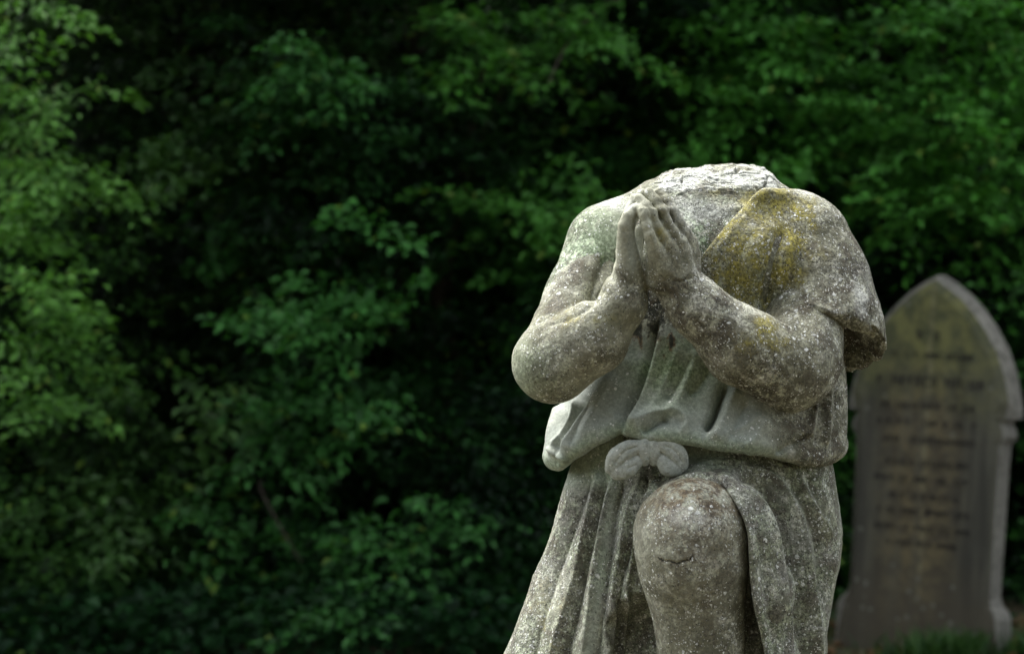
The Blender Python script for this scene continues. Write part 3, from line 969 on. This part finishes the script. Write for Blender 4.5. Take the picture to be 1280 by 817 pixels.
# --- headstone
HY = 9.0; HS = FPX / HY           # px per metre there
HX = (1149 - 640) / HS
HROT = R(-27)
hs_e = empty('lancet_headstone', (HX, HY, -0.03), 'tall mossy grey headstone with pointed arch top and faded lettering, behind the statue', 'headstone')
hs_e.rotation_euler = (R(-1.0), R(3.0), HROT)
def head_material():
    M = NM('headstone_stone'); co = M.coord()
    sx = M.n('ShaderNodeSeparateXYZ'); M.l(co, sx.inputs[0])
    n1 = M.noise(co, 3.0, 5, 0.6); n2 = M.noise(co, 14, 6, 0.65); n3 = M.noise(co, 60, 5, 0.7)
    mp = M.n('ShaderNodeMapping'); M.l(co, mp.inputs[0]); mp.inputs['Scale'].default_value = (14, 14, 1.3)
    st_ = M.noise(mp.outputs[0], 1.0, 5, 0.6)
    c = M.mix(M.ramp(st_, 0.35, 0.62), (0.064, 0.063, 0.042), (0.020, 0.020, 0.012))
    # middle browner, olive algae towards the top
    mid = M.math('MULTIPLY', M.ramp(M.math('ABSOLUTE', M.math('ADD', sx.outputs[0], 0.02)), 0.22, 0.05), M.ramp(st_, 0.3, 0.6, 0.4, 0.95))
    c = M.mix(M.math('MULTIPLY', mid, 0.85), c, M.mix(M.ramp(n2, 0.4, 0.6), (0.046, 0.036, 0.015), (0.115, 0.092, 0.038)))
    topm = M.ramp(M.math('ADD', sx.outputs[2], M.math('MULTIPLY', M.math('SUBTRACT', n1, 0.5), 0.6)), 0.85, 1.25)
    c = M.mix(M.math('MULTIPLY', topm, 0.85), c, M.mix(M.ramp(n2, 0.4, 0.62), (0.042, 0.050, 0.013), (0.11, 0.115, 0.03)))
    # pale run down the face
    run = M.math('MULTIPLY', M.ramp(M.math('ABSOLUTE', M.math('ADD', sx.outputs[0], M.math('MULTIPLY', M.math('SUBTRACT', n1, 0.5), 0.05))), 0.014, 0.004), M.ramp(n2, 0.35, 0.6))
    c = M.mix(M.math('MULTIPLY', run, 0.5), c, (0.16, 0.15, 0.08))
    low = M.ramp(M.math('ADD', sx.outputs[2], M.math('MULTIPLY', M.math('SUBTRACT', n2, 0.5), 0.25)), 0.40, 0.15)
    c = M.mix(M.math('MULTIPLY', low, 0.75), c, (0.044, 0.036, 0.019))
    # lichen discs
    v = M.n('ShaderNodeTexVoronoi', feature='F1'); M.l(co, v.inputs['Vector']); v.inputs['Scale'].default_value = 30
    sp = M.n('ShaderNodeSeparateColor'); M.l(v.outputs['Color'], sp.inputs[0])
    on = M.math('MULTIPLY', M.ramp(v.outputs['Distance'], 0.32, 0.22), M.ramp(M.math('ADD', sp.outputs[0], M.math('MULTIPLY', low, 0.30)), 0.955, 0.97))
    c = M.mix(M.math('MULTIPLY', on, 0.75), c, (0.11, 0.115, 0.09))
    c = M.mix(M.ramp(n3, 0.5, 0.75, 0, 0.5), c, (0.03, 0.028, 0.022))
    M.l(c, M.b.inputs['Base Color']); M.b.inputs['Roughness'].default_value = 0.75
    M.l(M.bump(M.math('ADD', n2, n3), 0.5, 0.006), M.b.inputs['Normal'])
    return M.m
hmat = head_material()
def hb():
    return [(x * 1.035, z * 1.018) for x, z in hb0()]
def hb0():   # half outline, metres: x, z (z measured from ground), from apex down the right side
    return [(0.0, 1.40), (0.045, 1.375), (0.10, 1.335), (0.155, 1.28), (0.205, 1.215), (0.25, 1.14), (0.285, 1.05), (0.305, 0.96), (0.312, 0.915),
            (0.312, 0.895), (0.285, 0.890), (0.278, 0.872), (0.290, 0.855), (0.296, 0.83), (0.288, 0.812), (0.276, 0.80), (0.272, 0.70), (0.270, 0.5), (0.268, 0.30), (0.268, 0.245),
            (0.277, 0.215), (0.300, 0.195), (0.312, 0.17), (0.312, 0.08), (0.312, -0.08)]
def slab(name, out, y0, y1, cham, mat, parent):
    """extruded outline (x,z) between y0 (front) and y1 with chamfered front edge; local coordinates"""
    half = out
    full = [(x, z) for x, z in half] + [(-x, z) for x, z in reversed(half)][0:-1]
    p = np.array(full); n = len(p)
    d = np.roll(p, -1, 0) - np.roll(p, 1, 0)
    nr = np.stack([-d[:, 1], d[:, 0]], 1); nr /= (np.hypot(*nr.T) + 1e-9)[:, None]
    ctr = p - np.array([0, 0.6])
    sgn = np.sign((nr * ctr).sum(1).mean()); nr *= sgn
    inn = p - nr * cham
    nt_ = (np.abs(p[:, 0]) > 0.24) & (p[:, 1] > 0.15) & (p[:, 1] < 0.965)
    inn[nt_, 0] = np.sign(p[nt_, 0]) * 0.245; inn[nt_, 1] = p[nt_, 1]
    rings = [np.column_stack([inn[:, 0], np.full(n, y0), inn[:, 1]]),
             np.column_stack([(inn[:, 0] + p[:, 0]) / 2 + nr[:, 0] * cham * 0.12, np.full(n, y0 + cham * 0.28), (inn[:, 1] + p[:, 1]) / 2 + nr[:, 1] * cham * 0.12]),
             np.column_stack([p[:, 0], np.full(n, y0 + cham * 0.9), p[:, 1]]),
             np.column_stack([p[:, 0], np.full(n, y1), p[:, 1]])]
    V = np.vstack(rings); F = []
    for r in range(3):
        for i in range(n):
            j = (i + 1) % n
            F.append((r * n + i, r * n + j, (r + 1) * n + j, (r + 1) * n + i))
    F.append(tuple(range(n))[::-1]); F.append(tuple(range(3 * n, 4 * n)))
    me = bpy.data.meshes.new(name); me.from_pydata([tuple(map(float, q)) for q in V], [], F); me.update()
    import bmesh
    bm = bmesh.new(); bm.from_mesh(me); bmesh.ops.recalc_face_normals(bm, faces=bm.faces[:]); bm.to_mesh(me); bm.free()
    o = bpy.data.objects.new(name, me); COL.objects.link(o); me.materials.append(mat); o.parent = parent
    return o
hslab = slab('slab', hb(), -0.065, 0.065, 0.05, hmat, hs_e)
hslab.data.materials.append(plain_stone('headstone_lit_edge', (0.165, 0.160, 0.132), (0.055, 0.052, 0.040), 0.8))  # paler chamfer and sides: light on the rim put into the colour
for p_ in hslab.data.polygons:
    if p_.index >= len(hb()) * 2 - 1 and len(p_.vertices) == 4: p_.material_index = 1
# worn inscription: letter-like cuts, filled dark, in centred rows of unequal length
M = NM('inscription_dark'); co = M.coord()
nn = M.noise(co, 30, 4, 0.6)
M.l(M.mix(M.ramp(nn, 0.4, 0.65), (0.006, 0.006, 0.005), (0.014, 0.013, 0.010)), M.b.inputs['Base Color']); M.b.inputs['Roughness'].default_value = 0.9
rng = random.Random(4)
def lbox(x0, x1, z0, z1, y=-0.0665, t=0.0012, sh=0.0):
    n = len(LV)
    for yy in (y - t, y + t):
        LV.extend([(x0, yy, z0), (x1, yy, z0), (x1 + sh, yy, z1), (x0 + sh, yy, z1)])
    LF.extend([(n, n + 1, n + 2, n + 3), (n + 7, n + 6, n + 5, n + 4), (n + 4, n + 5, n + 1, n), (n + 1, n + 5, n + 6, n + 2), (n + 3, n + 2, n + 6, n + 7), (n, n + 3, n + 7, n + 4)])
rows = [(1.185, .030, .055), (1.115, .020, .15), (1.010, .034, .20), (0.925, .024, .18), (0.865, .022, .19), (0.80, .022, .18), (0.715, .022, .17),
        (0.655, .022, .19), (0.595, .018, .13), (0.535, .022, .17), (0.475, .022, .18), (0.42, .018, .13)]
for z, hgt, hw in rows:
    LV = []; LF = []
    x = -hw
    while x < hw:
        if rng.random() < 0.13: x += hgt * 0.7; continue
        wl_ = hgt * rng.choice([0.5, 0.6, 0.75]); st_w = hgt * 0.17
        k = rng.randrange(5)
        if rng.random() < 0.82:
            lbox(x, x + st_w, z, z + hgt)
            if k in (0, 1, 3): lbox(x + wl_ - st_w, x + wl_, z, z + hgt)
            if k in (0, 2): lbox(x + st_w, x + wl_ - st_w, z + hgt * .45, z + hgt * .6)
            if k in (1, 2, 4): lbox(x + st_w, x + wl_, z + hgt * .85, z + hgt)
            if k in (3, 4): lbox(x + st_w, x + wl_ - (st_w if k == 3 else 0), z, z + hgt * .15)
        x += wl_ + hgt * 0.28
    me = bpy.data.meshes.new('inscription_line'); me.from_pydata(LV, [], LF); me.update()
    o = bpy.data.objects.new('inscription_line', me); COL.objects.link(o); me.materials.append(M.m); o.parent = hs_e
# ------------------------------------------------------------------ vegetation
NR = np.random.default_rng(11)
def leaf_material(name, tint=(1, 1, 1)):
    M = NM(name)
    nd = M.n('ShaderNodeAttribute', attribute_type='GEOMETRY', attribute_name='leafcol')
    M.l(nd.outputs['Color'], M.b.inputs['Base Color'])
    M.b.inputs['Roughness'].default_value = 0.5
    M.b.inputs['Specular IOR Level'].default_value = 0.22
    tr = M.n('ShaderNodeBsdfTranslucent')
    mx = M.mix(1.0, nd.outputs['Color'], (1.1, 1.25, 0.5), 'MULTIPLY')
    M.l(mx, tr.inputs['Color'])
    ms = M.n('ShaderNodeMixShader'); ms.inputs[0].default_value = 0.28
    M.l(M.b.outputs[0], ms.inputs[1]); M.l(tr.outputs[0], ms.inputs[2])
    M.l(ms.outputs[0], M.out.inputs['Surface'])
    return M.m
LEAF = leaf_material('leaf')

def unit(a): return a / (np.sqrt((a * a).sum(-1, keepdims=True)) + 1e-9)

def leaves_mesh(name, P, D, U, L, Wd, colr, parent, fold=0.22):
    """P base points, D direction along the leaf, U upper normal, L length, Wd width; six-vertex folded leaves"""
    D = unit(D); Sd = unit(np.cross(D, U)); N = np.cross(Sd, D)
    L = L[:, None]; Wd = Wd[:, None]
    tip = P + D * L - N * L * 0.18
    m1 = P + D * L * 0.30; m2 = P + D * L * 0.68 - N * L * 0.05
    a1 = m1 + Sd * Wd * 0.5 + N * Wd * fold; b1 = m1 - Sd * Wd * 0.5 + N * Wd * fold
    a2 = m2 + Sd * Wd * 0.42 + N * Wd * fold; b2 = m2 - Sd * Wd * 0.42 + N * Wd * fold
    n = len(P)
    V = np.stack([P, a1, a2, tip, b2, b1, m1, m2], 1).reshape(-1, 3)
    b = np.arange(n)[:, None] * 8
    F = np.vstack([b + np.array([[0, 6, 1, 1]]) * 0 + np.array([[0, 1, 2, 7]]), b + np.array([[0, 7, 4, 5]]), b + np.array([[7, 2, 3, 4]])])
    col = np.repeat(colr, 8, 0)
    return mesh_obj(name, V, F, LEAF, parent, False, {'leafcol': col})

def tubes(name, paths, mat, parent, sides=6):
    """paths: list of (points (n,3), radii)"""
    V = []; F = []
    for pts, rad in paths:
        pts = np.array(pts, float); n0 = len(V)
        T = unit(np.gradient(pts, axis=0))
        ref = np.array([0.3, 0.9, 0.2])
        A = unit(np.cross(T, ref)); B = np.cross(T, A)
        for i in range(len(pts)):
            for s in range(sides):
                an = 2 * math.pi * s / sides
                V.append(pts[i] + rad[i] * (math.cos(an) * A[i] + math.sin(an) * B[i]))
        for i in range(len(pts) - 1):
            for s in range(sides):
                s2 = (s + 1) % sides
                F.append((n0 + i * sides + s, n0 + i * sides + s2, n0 + (i + 1) * sides + s2, n0 + (i + 1) * sides + s))
    return mesh_obj(name, np.array(V), np.array(F), mat, parent)

M = NM('bark'); co = M.coord()
n2 = M.noise(co, 25, 6, 0.7)
M.l(M.mix(M.ramp(n2, 0.35, 0.65), (0.03, 0.022, 0.015), (0.075, 0.06, 0.042)), M.b.inputs['Base Color']); M.b.inputs['Roughness'].default_value = 0.9
M.l(M.bump(n2, 0.8, 0.01), M.b.inputs['Normal'])
BARK = M.m

def sprays(centres, dirs, sizes, nleaf, leafL, col_lo, col_hi, rng, bright=None, upb=1.0):
    """flattened leafy twigs: leaves in rows along a drooping stem with side shoots"""
    Ps = []; Ds = []; Us = []; Ls = []; Cs = []
    k = len(centres)
    for i in range(k):
        n = int(nleaf * (0.6 + 0.8 * rng.random()))
        d = dirs[i]
        side = np.cross(d, [0, 0, 1.0]); side /= np.linalg.norm(side) + 1e-9
        t = rng.random(n) ** 0.8
        s = rng.normal(0, 0.28, n) * (1.15 - 0.6 * t)
        sz = sizes[i]
        base = centres[i] + np.outer(t * sz, d) + np.outer(s * sz, side) + np.column_stack([np.zeros(n), np.zeros(n), -0.30 * sz * t * t - 0.10 * sz * s * s + rng.normal(0, 0.035, n) * sz * 2])
        sg = np.sign(s + rng.normal(0, 0.1, n))
        dl = d * 0.75 + side * (sg[:, None] * (0.5 + 0.5 * rng.random((n, 1)))) + rng.normal(0, 0.28, (n, 3))
        dl[:, 2] -= 0.18
        up = np.array([0, 0, 1.0]) * upb + rng.normal(0, 0.33, (n, 3)) + np.array([0, -0.25, 0])
        l = leafL * (0.6 + 0.7 * rng.random(n))
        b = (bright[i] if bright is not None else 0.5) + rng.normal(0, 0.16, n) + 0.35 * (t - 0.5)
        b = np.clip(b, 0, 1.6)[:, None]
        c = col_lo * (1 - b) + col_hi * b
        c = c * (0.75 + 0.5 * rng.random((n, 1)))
        yg = (rng.random((n, 1)) < 0.02) * (b > 0.5)
        c = np.where(yg, np.array([0.13, 0.22, 0.035]), c)
        Ps.append(base); Ds.append(dl); Us.append(up); Ls.append(l); Cs.append(c)
    return np.vstack(Ps), np.vstack(Ds), np.vstack(Us), np.concatenate(Ls), np.clip(np.vstack(Cs), 0, 1)

def shrub(name, label, cat, group, x0, x1, y0, zt, seed, n_spray, leafL, lo, hi, depth=1.3, spots=(), over=0.9, zb=-0.05, size=0.34, nleaf=48, thr=-0.1, y_slope=0.0, recess=0.25, bb=0.28):
    """a big broad-leaved shrub or tree standing between x0..x1, its leafy face near y0, top zt"""
    rng = np.random.default_rng(seed)
    cx = (x0 + x1) / 2; hwid = (x1 - x0) / 2
    e = empty(name, (cx, y0 + depth, 0), label, cat, group)
    # limbs
    paths = []
    nb = 9
    for b in range(nb):
        t = rng.random(); a = math.pi * (0.9 + 1.2 * rng.random())
        top = np.array([cx + hwid * 0.9 * (2 * rng.random() - 1), y0 + depth * (0.25 + 0.5 * rng.random()), zt * (0.45 + 0.5 * rng.random())])
        bs = np.array([cx + rng.normal(0, 0.12), y0 + depth + rng.normal(0, 0.1), 0.5 + 0.6 * rng.random()])
        mid = (top + bs) / 2 + np.array([rng.normal(0, .15), 0.2, 0.25])
        tt = np.linspace(0, 1, 9)[:, None]
        pts = (1 - tt) ** 2 * bs + 2 * tt * (1 - tt) * mid + tt ** 2 * top
        paths.append((pts, np.linspace(0.045, 0.008, 9)))
    trunk = [(np.array([[cx, y0 + depth, -0.05], [cx + .02, y0 + depth, 0.5], [cx - .03, y0 + depth - .05, 1.2], [cx, y0 + depth - .1, zt * .7]]), [0.13, 0.11, 0.085, 0.03])]
    tubes('trunk', trunk, BARK, e, 10)
    for b in range(1):        # thin twigs reaching out through the leaves
        ex_ = np.array([cx + hwid * (2 * rng.random() - 1), y0 - 0.1 - 0.35 * rng.random(), 0.3 + 2.5 * rng.random()])
        st0 = ex_ + np.array([rng.normal(0, 0.3), 0.7, 0.25 + 0.3 * rng.random()])
        md0 = (ex_ + st0) / 2 + np.array([rng.normal(0, .1), 0, 0.12])
        tt = np.linspace(0, 1, 8)[:, None]
        paths.append(((1 - tt) ** 2 * st0 + 2 * tt * (1 - tt) * md0 + tt ** 2 * ex_, np.linspace(0.008, 0.002, 8)))
    tubes('branches', paths, BARK, e, 6)
    # candidate spray positions through the face of the crown
    N = n_spray * 4
    X = rng.uniform(x0 - 0.15, x1 + 0.15, N); Z = rng.uniform(zb, zt, N)
    q = rng.random(N) ** 1.5
    W = np.stack([X, Z, np.zeros(N)], 1)
    bulge = 0.42 * fbm(W, 1.1, seed + 1, 2) + 0.16 * vnoise(W, 0.4, seed + 2)
    edge = np.clip(np.abs((X - cx) / hwid), 0, 1.1)
    Yf = y0 + y_slope * (X - cx) - bulge + 0.5 * edge ** 4 - over * sstep(Z, 1.9, 3.6) + recess * (1 - sstep(Z, 0.2, 1.5))
    Y = Yf + q * depth
    dens = fbm(np.stack([X, Y, Z], 1), 0.62, seed + 3, 3)
    keep = (dens > thr) | (q > 0.45)
    idx = np.nonzero(keep)[0][:n_spray]
    Cn = np.stack([X[idx], Y[idx], Z[idx]], 1)
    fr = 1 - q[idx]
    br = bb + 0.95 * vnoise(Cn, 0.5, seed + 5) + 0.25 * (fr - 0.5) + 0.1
    sz = size * (0.7 + 0.6 * rng.random(len(idx)))
    # extra sprays for the prominent lit clumps, their light put into brighter leaf colour
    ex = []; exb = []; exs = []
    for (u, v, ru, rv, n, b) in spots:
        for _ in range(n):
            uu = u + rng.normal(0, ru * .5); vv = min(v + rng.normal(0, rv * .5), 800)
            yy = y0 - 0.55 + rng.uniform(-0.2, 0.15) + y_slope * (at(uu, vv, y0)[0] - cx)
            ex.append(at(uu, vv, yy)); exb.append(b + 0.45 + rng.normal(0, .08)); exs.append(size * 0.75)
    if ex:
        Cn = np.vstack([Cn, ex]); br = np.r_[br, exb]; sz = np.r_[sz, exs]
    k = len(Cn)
    dr = np.stack([rng.normal(0, 0.75, k), -np.abs(rng.normal(0.75, 0.4, k)), rng.normal(0.05, 0.28, k)], 1)
    dr = unit(dr)
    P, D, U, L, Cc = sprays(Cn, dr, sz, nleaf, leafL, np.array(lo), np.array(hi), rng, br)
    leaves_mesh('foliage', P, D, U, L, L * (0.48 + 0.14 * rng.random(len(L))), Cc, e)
    return e

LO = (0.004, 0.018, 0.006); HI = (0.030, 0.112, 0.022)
G = 'shrubs of the hedge behind the graves'
shrub('small_leaved_shrub', 'pale yellow-green small-leaved shrub at the far left edge of the hedge', 'shrub', G, -3.6, -1.6, 8.9, 4.4, 1, 1300, 0.036,
      (0.006, 0.034, 0.010), (0.062, 0.165, 0.028), thr=-0.05, over=0.25, nleaf=46, y_slope=0.0,
      spots=[(30, 250, 50, 80, 12, .9), (20, 30, 40, 40, 6, .8), (90, 200, 40, 60, 6, .7), (40, 340, 50, 60, 12, .9), (60, 100, 60, 60, 8, .8), (40, 500, 40, 50, 9, .6), (60, 420, 40, 50, 6, .7)])
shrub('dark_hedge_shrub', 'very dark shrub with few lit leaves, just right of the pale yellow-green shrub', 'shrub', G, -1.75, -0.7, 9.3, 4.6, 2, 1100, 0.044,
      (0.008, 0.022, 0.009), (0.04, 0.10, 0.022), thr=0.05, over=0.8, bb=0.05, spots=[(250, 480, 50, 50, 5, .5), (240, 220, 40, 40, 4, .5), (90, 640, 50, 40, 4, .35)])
shrub('broadleaf_shrub', 'green broad-leaved shrub filling the middle of the hedge, left of the statue', 'shrub', G, -1.1, 0.35, 9.1, 4.6, 3, 1600, 0.042, LO, HI,
      thr=0.03, over=0.9, bb=0.14, spots=[(400, 385, 100, 40, 16, .75), (455, 290, 18, 8, 2, 1.3), (450, 500, 80, 30, 8, .6), (330, 540, 60, 40, 6, .4), (480, 690, 90, 20, 6, .55),
                                  (560, 640, 50, 20, 4, .6), (400, 90, 50, 40, 6, .6), (270, 620, 40, 20, 3, .35), (440, 770, 60, 20, 4, .35)])
shrub('leafy_shrub', 'bright-tipped leafy shrub reaching above and behind the statue shoulders', 'shrub', G, 0.05, 1.35, 9.6, 4.6, 5, 1500, 0.042, LO, (0.044, 0.145, 0.022),
      thr=0.02, over=0.35, bb=0.30, spots=[(640, 70, 90, 40, 16, .85), (560, 40, 30, 12, 3, 1.1), (690, 240, 50, 50, 10, .8), (620, 250, 40, 20, 4, .7), (760, 60, 60, 50, 8, .7), (640, 320, 40, 30, 3, .4)])
shrub('laurel_shrub', 'thick green shrub behind the pointed headstone at the right of the hedge', 'shrub', G, 1.1, 2.6, 9.95, 4.6, 7, 1700, 0.042, LO, (0.044, 0.155, 0.022),
      thr=0.0, over=0.35, bb=0.30, spots=[(900, 90, 50, 50, 10, .8), (1000, 80, 60, 40, 8, .6), (980, 190, 60, 30, 8, .8), (1100, 60, 60, 40, 8, .6), (1180, 160, 70, 40, 12, .75), (1240, 60, 50, 60, 8, .55),
                                  (1200, 250, 50, 30, 6, .6), (1130, 190, 60, 30, 6, .6), (1260, 400, 30, 60, 4, .5), (960, 30, 80, 40, 10, .8), (1220, 110, 80, 70, 14, .8), (1060, 130, 80, 60, 12, .7), (1150, 250, 60, 40, 8, .8), (1180, 30, 80, 30, 8, .7), (900, 150, 40, 40, 6, .8)])
# the wood beyond the hedge, and unseen leaves added behind the camera to block skylight
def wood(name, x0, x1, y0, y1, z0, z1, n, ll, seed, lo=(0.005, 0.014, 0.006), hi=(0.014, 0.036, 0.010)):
    rng = np.random.default_rng(seed)
    P = np.column_stack([rng.uniform(x0, x1, n), rng.uniform(y0, y1, n), rng.uniform(z0, z1, n)])
    D = rng.normal(0, 1, (n, 3)); D[:, 2] *= 0.5
    U = np.array([0, -0.4, 1.0]) + rng.normal(0, 0.5, (n, 3))
    L = ll * (0.6 + 0.8 * rng.random(n)); b = rng.random((n, 1))
    o = leaves_mesh(name, P, D, U, L, L * 0.6, np.array(lo) * (1 - b) + np.array(hi) * b, None)
    return tag(o, kind='stuff')
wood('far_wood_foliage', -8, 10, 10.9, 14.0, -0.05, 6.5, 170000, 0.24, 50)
wood('skylight_blocker_foliage', -9, 9, -7.0, -5.0, 0.0, 9.0, 16000, 0.45, 51)
# grass around the headstone
def grass(name, pts, hgt, seed, label=None):
    rng = np.random.default_rng(seed)
    n = len(pts)
    z = ground_z(pts[:, 0], pts[:, 1])
    P = np.column_stack([pts, z - 0.005])
    an = rng.uniform(0, 2 * np.pi, n); lean = rng.uniform(0.1, 0.75, n)
    D = np.stack([np.cos(an) * lean, np.sin(an) * lean, np.ones(n)], 1)
    h = hgt * (0.4 + 0.8 * rng.random(n)); wd = 0.0035 * (0.7 + 0.8 * rng.random(n))
    D = unit(D); Sd = unit(np.cross(D, np.array([0, 0, 1.0]) + rng.normal(0, .1, (n, 3))))
    m = P + D * (h * 0.55)[:, None]
    tip = P + D * h[:, None] + np.stack([np.cos(an), np.sin(an), -0.3 * np.ones(n)], 1) * (h * 0.25)[:, None]
    V = np.stack([P - Sd * wd[:, None], P + Sd * wd[:, None], m + Sd * wd[:, None] * .8, tip, m - Sd * wd[:, None] * .8], 1).reshape(-1, 3)
    b = np.arange(n)[:, None] * 5
    F = np.vstack([b + np.array([[0, 1, 2, 4]]), b + np.array([[4, 2, 3, 3]])])
    F = [tuple(f) if f[2] != f[3] else tuple(f[:3]) for f in F]
    c = np.array([0.015, 0.05, 0.012]) + rng.random((n, 1)) ** 2 * np.array([0.05, 0.09, 0.02])
    o = mesh_obj(name, V, F, LEAF, None, False, {'leafcol': np.repeat(c, 5, 0)})
    return tag(o, kind='stuff')
# ivy and fallen leaves on the soil
rng = np.random.default_rng(8)
n = 5200
P = np.column_stack([rng.uniform(-3.2, 0.55, n), 8.75 + 1.0 * rng.random(n) ** 1.3, np.zeros(n)])
P[:, 2] = ground_z(P[:, 0], P[:, 1]) + 0.02 + 0.22 * rng.random(n) ** 1.5
D = rng.normal(0, 1, (n, 3)) * [1, 1, 0.3]; U = np.array([0, -0.3, 1.0]) + rng.normal(0, 0.35, (n, 3))
L = 0.05 * (0.6 + 0.8 * rng.random(n)); b = rng.random((n, 1))
tag(leaves_mesh('ground_ivy', P, D, U, L, L * 0.75, np.array([0.006, 0.026, 0.009]) * (1 - b) + np.array([0.018, 0.075, 0.018]) * b, None), kind='stuff')
n = 2600
P = np.column_stack([rng.uniform(0.3, 3.0, n), rng.uniform(7.6, 9.9, n), np.zeros(n)])
P[:, 2] = ground_z(P[:, 0], P[:, 1]) + 0.004 + 0.02 * rng.random(n)
D = rng.normal(0, 1, (n, 3)) * [1, 1, 0.35]; U = np.array([0, 0, 1.0]) + rng.normal(0, 0.5, (n, 3))
L = 0.045 * (0.5 + 0.9 * rng.random(n)); b = rng.random((n, 1))
tag(leaves_mesh('leaf_litter', P, D, U, L, L * 0.6, np.array([0.035, 0.018, 0.008]) * (1 - b) + np.array([0.24, 0.14, 0.07]) * b, None), kind='stuff')
rng = np.random.default_rng(3)
gp = []
for (cx, cy, sx, sy, n) in ((HX + 0.02, 8.74, 0.09, 0.05, 900), (HX + 0.13, 8.76, 0.05, 0.05, 500), (HX + 0.33, 8.8, 0.04, 0.05, 300), (HX - 0.25, 8.75, 0.2, 0.08, 60), (0.0, 9.0, 0.15, 0.1, 500), (1.2, 9.7, 0.6, 0.2, 300), (2.1, 9.4, .3, .3, 500)):
    gp.append(np.column_stack([rng.normal(cx, sx, n), rng.normal(cy, sy, n)]))
grass('grass', np.vstack(gp)[::2], 0.14, 5)
gp2 = np.column_stack([rng.uniform(-3, 3, 9000), rng.uniform(4.2, 8.3, 9000)])
grass('short_grass', gp2[np.abs(gp2[:, 0] - HX) > 0.0], 0.05, 6)
